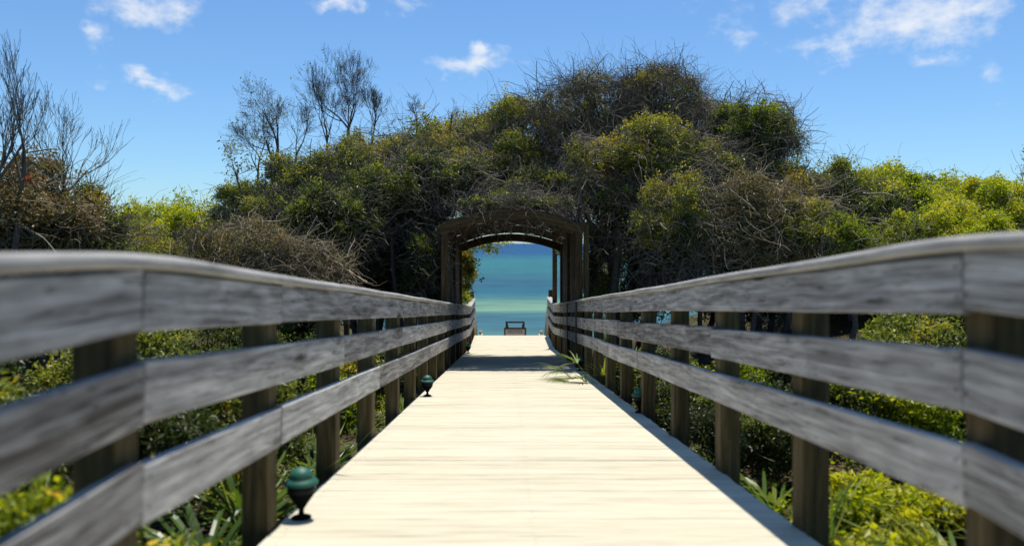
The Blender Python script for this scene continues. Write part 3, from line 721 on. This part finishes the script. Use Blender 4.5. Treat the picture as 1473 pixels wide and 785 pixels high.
shrub(1040, 110, 320, 500, 16.0, 'deep shade thicket behind the dry bushes on the right', LEAF_DARK, n=14000, size=.07, tang=100, tw=100, tmean=.4)
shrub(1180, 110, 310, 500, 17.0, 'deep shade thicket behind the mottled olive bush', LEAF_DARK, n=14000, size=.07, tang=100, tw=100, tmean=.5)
# right hedge-like bushes
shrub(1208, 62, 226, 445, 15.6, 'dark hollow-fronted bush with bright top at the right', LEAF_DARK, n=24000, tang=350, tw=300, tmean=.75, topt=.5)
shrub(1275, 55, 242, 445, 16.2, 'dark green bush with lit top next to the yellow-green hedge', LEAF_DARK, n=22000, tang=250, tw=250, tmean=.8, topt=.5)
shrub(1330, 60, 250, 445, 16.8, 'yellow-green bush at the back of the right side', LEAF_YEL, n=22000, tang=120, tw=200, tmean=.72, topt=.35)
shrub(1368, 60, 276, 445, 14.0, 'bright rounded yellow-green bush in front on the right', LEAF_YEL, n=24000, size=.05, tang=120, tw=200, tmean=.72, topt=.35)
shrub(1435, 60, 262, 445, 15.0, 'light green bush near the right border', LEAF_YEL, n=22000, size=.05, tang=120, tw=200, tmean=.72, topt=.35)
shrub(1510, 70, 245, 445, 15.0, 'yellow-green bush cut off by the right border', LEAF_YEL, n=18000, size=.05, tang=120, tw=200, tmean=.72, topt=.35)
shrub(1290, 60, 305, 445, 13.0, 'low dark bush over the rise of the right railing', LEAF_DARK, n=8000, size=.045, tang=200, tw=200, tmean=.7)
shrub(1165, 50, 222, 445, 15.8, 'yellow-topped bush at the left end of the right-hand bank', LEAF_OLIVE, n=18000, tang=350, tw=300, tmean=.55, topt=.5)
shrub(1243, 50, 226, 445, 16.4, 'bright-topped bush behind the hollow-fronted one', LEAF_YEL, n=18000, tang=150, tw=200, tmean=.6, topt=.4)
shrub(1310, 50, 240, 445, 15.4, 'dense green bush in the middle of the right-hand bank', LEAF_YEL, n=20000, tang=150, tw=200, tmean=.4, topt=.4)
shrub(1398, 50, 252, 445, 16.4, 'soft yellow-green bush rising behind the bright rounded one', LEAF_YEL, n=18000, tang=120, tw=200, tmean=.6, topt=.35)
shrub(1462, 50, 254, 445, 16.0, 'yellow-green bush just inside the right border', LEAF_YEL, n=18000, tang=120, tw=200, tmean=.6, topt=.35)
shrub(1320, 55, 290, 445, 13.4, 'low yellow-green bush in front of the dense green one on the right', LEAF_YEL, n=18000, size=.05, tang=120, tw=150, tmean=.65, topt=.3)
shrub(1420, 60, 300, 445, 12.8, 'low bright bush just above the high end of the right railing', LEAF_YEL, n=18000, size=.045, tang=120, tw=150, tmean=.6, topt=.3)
shrub(250, 50, 296, 400, 14.4, 'yellow-green bush in the middle of the left bank', LEAF_YEL, n=18000, size=.05, tang=120, tw=150, tmean=.65, topt=.3)
shrub(180, 45, 300, 400, 14.0, 'yellow-green bush touching the spiky dark-stemmed one', LEAF_YEL, n=8000, size=.05, tang=120, tw=150, tmean=.6, topt=.3)
shrub(608, 30, 322, 480, 13.8, 'black-green creeper pressing on the outer side of the left pillar', LEAF_DARK, n=7000, size=.05, tang=300, tw=100, tmean=.3, ry=.6)
shrub(866, 22, 300, 400, 14.6, 'dark creeper hanging beside the right pillar of the arch', LEAF_DARK, n=3500, size=.05, tang=300, tw=150, tmean=.45, ry=.5)
shrub(858, 18, 385, 450, 14.4, 'sunlit yellow-green sprigs at the foot of the right pillar', LEAF_YEL, n=1800, size=.045, tang=40, tw=80, tmean=.6, ry=.4)
shrub(832, 28, 190, 262, 13.4, 'leafy vine clump wrapped around the head of the tall pole', LEAF_OLIVE, n=420, size=.05, tang=260, tw=150, tmean=.5, ry=.35, trunk_r=.015, name='vine', cat='vine', root_side=1)
bare_tree(1476, 215, 16.0, 'small twiggy sapling at the right border', 1.0, TWIG_DARK, nleaf=300, levels=5, trunk_r=.03, base_py=270)
shrub(1420, 120, 300, 445, 20.0, 'far green thicket behind the right bushes', LEAF_OLIVE, n=20000, size=.07, tang=100, tw=100, tmean=.55)
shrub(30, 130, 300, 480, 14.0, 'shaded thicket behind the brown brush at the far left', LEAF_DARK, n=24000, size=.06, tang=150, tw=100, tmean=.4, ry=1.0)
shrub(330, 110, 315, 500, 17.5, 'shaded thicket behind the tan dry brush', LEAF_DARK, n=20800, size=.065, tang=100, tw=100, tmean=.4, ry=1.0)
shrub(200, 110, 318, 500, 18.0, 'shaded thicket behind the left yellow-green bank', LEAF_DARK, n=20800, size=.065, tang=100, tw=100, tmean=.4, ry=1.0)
shrub(120, 200, 305, 430, 19.0, 'far green thicket behind the left bushes', LEAF_OLIVE, n=22400, size=.07, tang=100, tw=100, tmean=.5, ry=1.2)
shrub(738, 108, 274, 322, 15.0, 'dark vine mat lying over the curved roof of the trellis', LEAF_DARK, TWIG, n=25600, size=.05, tang=1300, tw=600, tmean=.5, ry=1.9, trunk_r=.03, name='vine_mat', cat='vine', root_side=-1)
shrub(1262, 60, 232, 360, 17.8, 'green bush filling the gap behind the bright-topped ones', LEAF_YEL, n=15000, size=.06, tang=150, tw=200, tmean=.45, topt=.4)
shrub(1352, 60, 250, 360, 18.0, 'yellow-green bush closing the bank behind the dense green one', LEAF_YEL, n=15000, size=.06, tang=120, tw=200, tmean=.5, topt=.4)
shrub(1435, 60, 256, 360, 18.0, 'pale green bush at the very back of the right-hand bank', LEAF_YEL, n=15000, size=.06, tang=120, tw=200, tmean=.5, topt=.4)
shrub(738, 106, 284, 308, 13.5, 'thin dark creeper trailing along the upper edge of the front arch beam', LEAF_DARK, TWIG, n=1900, size=.045, lobes=40, tang=500, tw=200, tmean=.5, ry=.25, trunk_r=.012, top_root=(836, 322), name='hanging_vine', cat='vine', group='vines on the trellis tunnel')
shrub(634, 9, 318, 425, 13.6, 'thin dark creeper climbing the left front pillar of the arch', LEAF_DARK, TWIG, n=700, size=.045, lobes=24, tang=120, tw=60, tmean=.45, ry=.2, trunk_r=.012, top_root=(632, 330), name='hanging_vine', cat='vine', group='vines on the trellis tunnel')
shrub(852, 12, 312, 440, 13.7, 'dark creeper on the outer post at the right front of the arch', LEAF_DARK, TWIG, n=1300, size=.045, lobes=24, tang=160, tw=60, tmean=.5, ry=.25, trunk_r=.012, top_root=(852, 325), name='hanging_vine', cat='vine', group='vines on the trellis tunnel')
shrub(1225, 62, 246, 420, 14.2, 'dark green shaded bush block right of the mottled olive bush', LEAF_DARK, n=15000, size=.05, tang=250, tw=250, tmean=.25, topt=.25)
shrub(1285, 45, 262, 420, 14.0, 'small dark bush joining the shaded block to the yellow-green bank', LEAF_DARK, n=11000, size=.05, tang=200, tw=200, tmean=.3, topt=.3)
# vines at the far mouth of the tunnel
shrub(706, 40, 342, 368, 17.7, 'sunlit leafy vine hanging from the far arch against the sea', LEAF_YEL, TWIG, n=420, top_root=(685, 346), size=.06, lobes=14, tang=10, tw=30, tmean=.4, ry=.3, trunk_r=.012, name='hanging_vine', cat='vine', group='vines on the trellis tunnel')
shrub(671, 14, 346, 440, 17.8, 'leafy vine climbing the left post at the far mouth of the tunnel', LEAF_OLIVE, TWIG, n=2200, size=.05, lobes=24, top_root=(668, 350), tang=10, tw=30, tmean=.6, ry=.3, trunk_r=.015, name='hanging_vine', cat='vine', group='vines on the trellis tunnel')
shrub(806, 7, 348, 372, 17.8, 'small leafy sprig hanging at the right of the far tunnel mouth', LEAF_YEL, TWIG, n=130, size=.06, lobes=8, tang=0, tw=10, top_root=(808, 347), tmean=.4, ry=.2, trunk_r=.008, name='hanging_vine', cat='vine', group='vines on the trellis tunnel')
shrub(655, 22, 395, 470, 21.5, 'yellow-green bush behind the left railing beyond the tunnel', LEAF_YEL, TWIG, n=5000, size=.05, tang=60, tw=60, tmean=.6)

# strap-leaved plants, palmetto and low ground plants by the railings
def blades(mb, base, n, L, w, spread, tint, droop=.5, K=6):
    for k in range(n):
        a = RNG.uniform(0, 2 * pi); e = RNG.uniform(.5, 1.0)
        d = np.array([cos(a) * spread, sin(a) * spread, e]); d /= np.linalg.norm(d)
        l = L * RNG.uniform(.65, 1.1); t = np.linspace(0, 1, K)
        P = base + RNG.normal(0, .03, 3) * [1, 1, 0] + d * (t * l)[:, None]; P[:, 2] -= droop * l * t ** 2 * RNG.uniform(.3, 1)
        s = np.cross(d, [0, 0, 1]); s /= np.linalg.norm(s); ww = w * np.sin(pi * np.clip(t * .9 + .1, 0, 1)) ** .6 * RNG.uniform(.7, 1.1)
        ww[-1] = .001
        V = np.concatenate([P - s * ww[:, None] / 2, P + [0, 0, -.15 * w], P + s * ww[:, None] / 2])
        i = np.arange(K - 1)
        Q = np.concatenate([np.stack([i, i + K, i + K + 1, i + 1], -1), np.stack([i + K, i + 2*K, i + 2*K + 1, i + K + 1], -1)])
        mb.add(V, Q, np.clip(tint + RNG.normal(0, .15), 0, 1))
def strap_plant(x, y, label, n=26, L=.7, w=.035, tint=.45, mat=LEAF_STRAP, group='strap-leaved plants by the railings', spread=.7, cat='plant', name='strap_leaf_plant'):
    g = float(zground(x, y)); O = np.array([x, y, g]); o_ = MB(); blades(o_, O, n, L, w, spread, tint)
    o = o_.build(name, mat, origin=O); tag(o, label, cat, group); return o
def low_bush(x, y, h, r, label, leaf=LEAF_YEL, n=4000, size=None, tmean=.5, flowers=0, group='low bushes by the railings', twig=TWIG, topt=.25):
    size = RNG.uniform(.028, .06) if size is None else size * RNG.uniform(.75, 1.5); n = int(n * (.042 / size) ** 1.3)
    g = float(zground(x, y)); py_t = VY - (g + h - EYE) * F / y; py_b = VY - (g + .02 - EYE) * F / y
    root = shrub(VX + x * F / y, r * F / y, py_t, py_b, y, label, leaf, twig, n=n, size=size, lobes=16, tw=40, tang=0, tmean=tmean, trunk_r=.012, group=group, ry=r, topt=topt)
    if flowers:
        O = np.array(root.location)
        for k in range(flowers):
            mb = MB()
            a = RNG.uniform(0, 2*pi); q = O + [cos(a) * r * RNG.uniform(.2, .9), sin(a) * r * RNG.uniform(.2, .9), h * RNG.uniform(.7, 1.05)]
            leaves(mb, q + np.zeros((7, 3)), .03, .5, up=1.2, aspect=.8)
            mb.build('flower', FLOWER, root, origin=O)
    return root
B = low_bush
B(-1.75, 1.75, .95, .5, 'olive bush behind the near end of the left railing', LEAF_OLIVE, 4000, tmean=.45)
B(-1.45, 2.75, .75, .35, 'yellow-flowered bush behind the first ramp span of the left railing', LEAF_YEL, 2800, tmean=.45, flowers=14)
B(-1.5, 3.25, .35, .3, 'low yellow-green plant at the foot of the second left post', LEAF_YEL, 1800, tmean=.7, flowers=6)
B(-2.6, 3.6, 1.0, .6, 'leafy bush set back behind the left railing', LEAF_OLIVE, 4500, tmean=.4)
B(-1.85, 5.4, .95, .5, 'mixed green and gold bush behind the third left span', LEAF_OLIVE, 4500, tmean=.4, flowers=5)
B(-1.7, 7.3, .85, .45, 'yellow-green bush behind the fourth left span', LEAF_YEL, 3500, tmean=.4)
B(-3.2, 6.6, 1.2, .8, 'wide olive bush farther behind the left railing', LEAF_OLIVE, 6000, tmean=.35)
B(-1.8, 9.4, .8, .5, 'green bush behind the left railing near the halfway path light', LEAF_OLIVE, 3500, tmean=.6)
B(-3.6, 9.6, 1.1, .9, 'broad dark bush behind the left railing before the hollow', LEAF_DARK, 6000, tmean=.35)
for x_, y_ in [(-2.6, 2.3), (-3.4, 3.0), (-2.3, 4.6), (-3.4, 4.9), (-2.4, 6.2), (-4.4, 4.0), (-2.6, 8.1), (-4.6, 6.8), (-2.3, 10.4), (-3.2, 12.0), (-1.8, 11.6), (-5.2, 9.2)]:
    B(x_, y_, RNG.uniform(.85, 1.15), RNG.uniform(.55, .8), 'dark leafy bush in the undergrowth behind the left railing', LEAF_DARK, 5200, tmean=.3, topt=.2, group='undergrowth behind the left railing', size=.04)
B(3.1, 4.9, .3, .6, 'bright yellow-green ground plant farther right of the lower right corner one', LEAF_YEL, 4500, tmean=.85, size=.04)
for x_, y_ in [(1.85, 6.0), (2.3, 6.7), (1.75, 7.2), (3.3, 5.9), (1.7, 8.6), (2.5, 3.3), (3.4, 3.8)]:
    B(x_, y_, RNG.uniform(.7, .95), RNG.uniform(.45, .6), 'dark leafy bush crowding the posts of the right railing', LEAF_DARK, 4800, tmean=.3, topt=.2, group='dark bushes by the right posts', size=.04)
for x_, y_ in [(3.2, 2.6), (4.2, 3.4), (3.2, 6.6), (4.4, 6.9), (2.9, 8.9), (2.2, 11.0), (3.4, 10.6), (5.4, 7.2), (1.95, 12.6), (5.2, 9.2)]:
    B(x_, y_, RNG.uniform(.6, .95), RNG.uniform(.5, .75), 'green leafy bush in the undergrowth behind the right railing', LEAF_OLIVE, 4200, tmean=.35, group='undergrowth behind the right railing', size=.04)
strap_plant(-1.5, 3.95, 'dark strap-leaved clump behind the near left path light', 34, .75, .04, .35)
strap_plant(-1.55, 4.75, 'arching strap-leaved clump showing under the middle left board', 40, .95, .04, .55)
strap_plant(-1.9, 3.0, 'tall upright strap-leaved clump behind the near left span', 30, 1.0, .04, .5)
strap_plant(-1.5, 6.3, 'small strap-leaved clump farther along the left railing', 26, .7, .035, .5)
B(2.35, 4.75, .3, .5, 'bright yellow-green ground plant at the lower right corner', LEAF_YEL, 4500, tmean=.85, size=.04)
B(1.95, 3.9, .22, .3, 'low yellow-green plant under the bottom board of the near right railing', LEAF_YEL, 2600, tmean=.8, size=.04)
B(3.6, 4.4, 1.05, .8, 'sunlit yellow-green bush seen under the top board of the right railing', LEAF_YEL, 6500, tmean=.42)
B(2.6, 5.6, .95, .6, 'yellow-green bush behind the second span of the right railing', LEAF_YEL, 5000, tmean=.3)
B(4.9, 5.6, 1.25, .9, 'tall olive-yellow bush farther off on the right', LEAF_YEL, 6500, tmean=.4)
B(2.2, 7.6, .85, .55, 'gold-green bush behind the third right span', LEAF_YEL, 4000, tmean=.35)
B(3.9, 7.8, 1.1, .9, 'wide green bush behind the right railing', LEAF_OLIVE, 6000, tmean=.5)
B(2.0, 9.5, .8, .5, 'light green bush behind the right railing near the shaded path light', LEAF_YEL, 3500, tmean=.5)
B(2.9, 3.4, .55, .45, 'brown dried bush behind the near right span', LEAF_DRY, 3000, tmean=.4, twig=TWIG_TAN)
strap_plant(2.15, 3.7, 'yellowish strap-leaved clump behind the near right span', 34, .7, .035, .75)
strap_plant(1.75, 5.2, 'strap-leaved clump behind the second right post', 30, .65, .035, .6)
strap_plant(1.7, 2.75, 'single dark arching grass clump by the near right post', 8, .75, .02, .2)

for x_, y_ in [(-1.45, 2.45), (-1.35, 5.5), (-2.2, 3.9), (-1.6, 8.4), (-2.0, 7.0), (1.75, 4.4), (2.6, 4.1), (1.7, 6.5), (2.9, 5.0), (1.65, 9.4), (-1.4, 10.2), (3.6, 3.1)]:
    strap_plant(x_, y_, 'narrow-leaved grass tuft among the undergrowth by the railings', 30, RNG.uniform(.45, .85), .014, RNG.uniform(.3, .8), group='grass tufts by the railings', name='grass_tuft', cat='grass tuft', spread=.55)
def palmetto(x, y, label):
    g = float(zground(x, y)); O = np.array([x, y, g])
    root = thing('palmetto', label, 'palm', O)
    for k, (a, e, L) in enumerate([(200, 20, .6), (172, 26, .68), (226, 26, .62), (150, 40, .6), (255, 38, .5), (90, 60, .6), (20, 45, .6), (320, 50, .5)]):
        a = radians(a); e = radians(e)
        d = np.array([cos(a) * cos(e), sin(a) * cos(e), sin(e)]); tip = O + d * L + [0, 0, .22]
        mb = MB(); tubes(mb, limb(O, tip, 6, .05)[None], np.full((1, 6), .006), 4); st = mb.build('frond_stalk', LEAF_STRAP, root, origin=O)
        mb = MB(); s = np.cross(d, [0, 0, 1]); s /= np.linalg.norm(s); K = 5; t = np.linspace(0, 1, K)
        for q in np.linspace(-1.15, 1.15, 15):
            v = d * cos(q) + s * sin(q) + np.array([0, 0, .12 * RNG.normal()]); l = .5 * (1 - .18 * abs(q)) * RNG.uniform(.9, 1.1)
            P = tip + v * (t * l)[:, None]; P[:, 2] -= .3 * l * t ** 2.2
            n_ = np.cross(v, [0, 0, 1]); n_ /= np.linalg.norm(n_); ww = np.array([.008, .024, .022, .014, .001])
            V = np.concatenate([P - n_ * ww[:, None] / 2, P + n_ * ww[:, None] / 2]); i = np.arange(K - 1)
            mb.add(V, np.stack([i, i + K, i + K + 1, i + 1], -1), np.clip(RNG.normal(.65, .15), 0, 1))
        mb.build('frond', LEAF_STRAP, root, origin=O)
palmetto(1.36, 10.9, 'low palmetto with pointed fronds spilling onto the deck before the right pillar')

# ground cover nobody could count
def ground_cover():
    mb = MB()
    n = 42000
    y = RNG.uniform(1.0, 14, n); s = RNG.choice([-1, 1], n); x = s * (1.25 + np.abs(RNG.normal(0, 2.2, n)))
    patch = np.sin(x * 2.3 + y * 1.1) + np.sin(y * 1.9 - x * 1.3) + RNG.normal(0, .5, n)
    k = (patch > np.where((x > 0) & (y < 7), -.1, .75)); x, y = x[k], y[k]
    P = np.stack([x, y, zground(x, y) + RNG.uniform(.01, .13, len(x))], 1)
    leaves(mb, P, .05, np.clip(RNG.normal(.5, .25, len(x)), 0, 1), up=1.0)
    o = mb.build('ground_cover', LEAF_YEL); o['kind'] = 'stuff'; o['label'] = 'low yellow-green ground cover beside the boardwalk'
    mb = MB(); n = 22000
    y = RNG.uniform(.8, 20, n); s = RNG.choice([-1, 1], n); x = s * (1.2 + np.abs(RNG.normal(0, 2.5, n)))
    P = np.stack([x, y, zground(x, y) + RNG.uniform(.004, .03, n)], 1)
    leaves(mb, P, .06, np.clip(RNG.normal(.35, .2, n), 0, .95), up=2.0)
    o = mb.build('leaf_litter', LEAF_DRY); o['kind'] = 'stuff'; o['label'] = 'brown fallen leaves on the ground'
ground_cover()

# ------------------------------------------------------------------ sky, sun, camera
EL, AZ = radians(74), radians(13)      # sun height; azimuth from straight ahead towards the right
def build_world():
    w = bpy.data.worlds.new('World'); SC.world = w; w.use_nodes = True
    nt = w.node_tree; nt.nodes.clear(); n = N(nt)
    out = n('ShaderNodeOutputWorld'); bg = n('ShaderNodeBackground')
    sky = n('ShaderNodeTexSky', sky_type='NISHITA'); sky.sun_disc = False
    sky.sun_elevation = EL; sky.sun_rotation = AZ; sky.altitude = 0; sky.air_density = 1.0; sky.dust_density = .3; sky.ozone_density = 2.5
    tc = n('ShaderNodeTexCoord').outputs['Generated']
    sp = n('ShaderNodeSeparateXYZ', ins={0: tc})
    az = n.math('ARCTAN2', sp.outputs[0], sp.outputs[1])
    el = n.math('ARCSINE', sp.outputs[2])
    ae = n('ShaderNodeCombineXYZ', ins={0: az, 1: el, 2: 0.0}).outputs[0]
    wob = n('ShaderNodeTexNoise', ins={'Vector': ae, 'Scale': 20.0, 'Detail': 5.0}).outputs['Color']
    wob = n('ShaderNodeVectorMath', operation='SUBTRACT', ins={0: wob, 1: (.5, .5, .5)}).outputs[0]
    wob = n('ShaderNodeVectorMath', operation='MULTIPLY', ins={0: wob, 1: (.09, .07, 0)}).outputs[0]
    aw = n('ShaderNodeVectorMath', operation='ADD', ins={0: ae, 1: wob}).outputs[0]
    clouds = [(205, 8, 62, 26, 1.0), (128, 54, 20, 18, .7), (205, 112, 52, 12, .9), (232, 126, 34, 12, .9), (482, 2, 34, 12, .9), (582, 12, 36, 18, .6), (682, 88, 66, 17, 1.0), (690, 76, 30, 12, .9),
              (1062, 50, 44, 20, .55), (1320, 25, 115, 42, 1.0), (1400, 22, 60, 28, .85), (1215, 52, 75, 26, .8), (1345, 82, 36, 18, .65), (1426, 106, 22, 24, .55), (1203, 95, 26, 8, .4), (1165, 8, 110, 22, .6), (1010, 5, 40, 12, .3)]
    m = None
    for px, py, rx, ry, st in clouds:
        a = math.atan2(px - VX, F); e = math.atan2(VY - py, math.hypot(F, px - VX))
        d = n('ShaderNodeVectorMath', operation='SUBTRACT', ins={0: aw, 1: (a, e, 0)}).outputs[0]
        d = n('ShaderNodeVectorMath', operation='MULTIPLY', ins={0: d, 1: (F / rx, F / ry, 0)}).outputs[0]
        L = n('ShaderNodeVectorMath', operation='LENGTH', ins={0: d}).outputs['Value']
        k = n('ShaderNodeMapRange', ins={0: L, 1: 0.0, 2: 1.35, 3: st, 4: 0.0}).outputs[0]
        m = k if m is None else n.math('MAXIMUM', m, k)
    det = n.noise(n('ShaderNodeVectorMath', operation='MULTIPLY', ins={0: ae, 1: (1, 1.5, 1)}).outputs[0], 34.0, 6, .62)
    c = n.math('MULTIPLY_ADD', n.math('SUBTRACT', det, .5), 1.5, m)
    c = n('ShaderNodeMapRange', interpolation_type='SMOOTHSTEP', ins={0: c, 1: .14, 2: 1.15, 3: 0.0, 4: .85}).outputs[0]
    c = n.math('MULTIPLY', c, n('ShaderNodeMapRange', ins={0: m, 1: .0, 2: .12, 3: 0.0, 4: 1.0}).outputs[0])
    tinted = n.mix(1.0, sky.outputs[0], SKYTINT, 'MULTIPLY')
    col = n.mix(c, tinted, CLOUD)
    nt.links.new(col, bg.inputs[0]); bg.inputs[1].default_value = .1
    nt.links.new(bg.outputs[0], out.inputs[0])
SKYTINT = (.66, .9, 1.1); CLOUD = (7.0, 7.2, 7.5)
build_world()

sun = bpy.data.lights.new('sun', 'SUN'); sun.energy = 5.0; sun.angle = radians(.53); sun.color = (1, .95, .86)
so = bpy.data.objects.new('sun', sun); COL.objects.link(so)
from mathutils import Vector
S = Vector((sin(AZ) * cos(EL), cos(AZ) * cos(EL), sin(EL)))
so.rotation_euler = S.to_track_quat('Z', 'Y').to_euler(); so.location = S * 40

cam = bpy.data.cameras.new('camera'); co = bpy.data.objects.new('camera', cam); COL.objects.link(co)
co.location = (0, 0, EYE); co.rotation_euler = (pi / 2, 0, 0)
cam.sensor_width = 36; cam.lens = F / 1473 * 36
cam.shift_x = (736.5 - VX) / 1473; cam.shift_y = -(392.5 - VY) / 1473
cam.clip_end = 60000; cam.clip_start = .05
cam.dof.use_dof = True; cam.dof.focus_distance = 11.5; cam.dof.aperture_fstop = 1.35
SC.camera = co

vs = SC.view_settings; vs.view_transform = 'Standard'; vs.look = 'None'; vs.exposure = 0.37; vs.gamma = 1
SC.render.engine = 'CYCLES'; SC.cycles.max_bounces = 6; SC.cycles.transparent_max_bounces = 4
SC.cycles.use_denoising = True
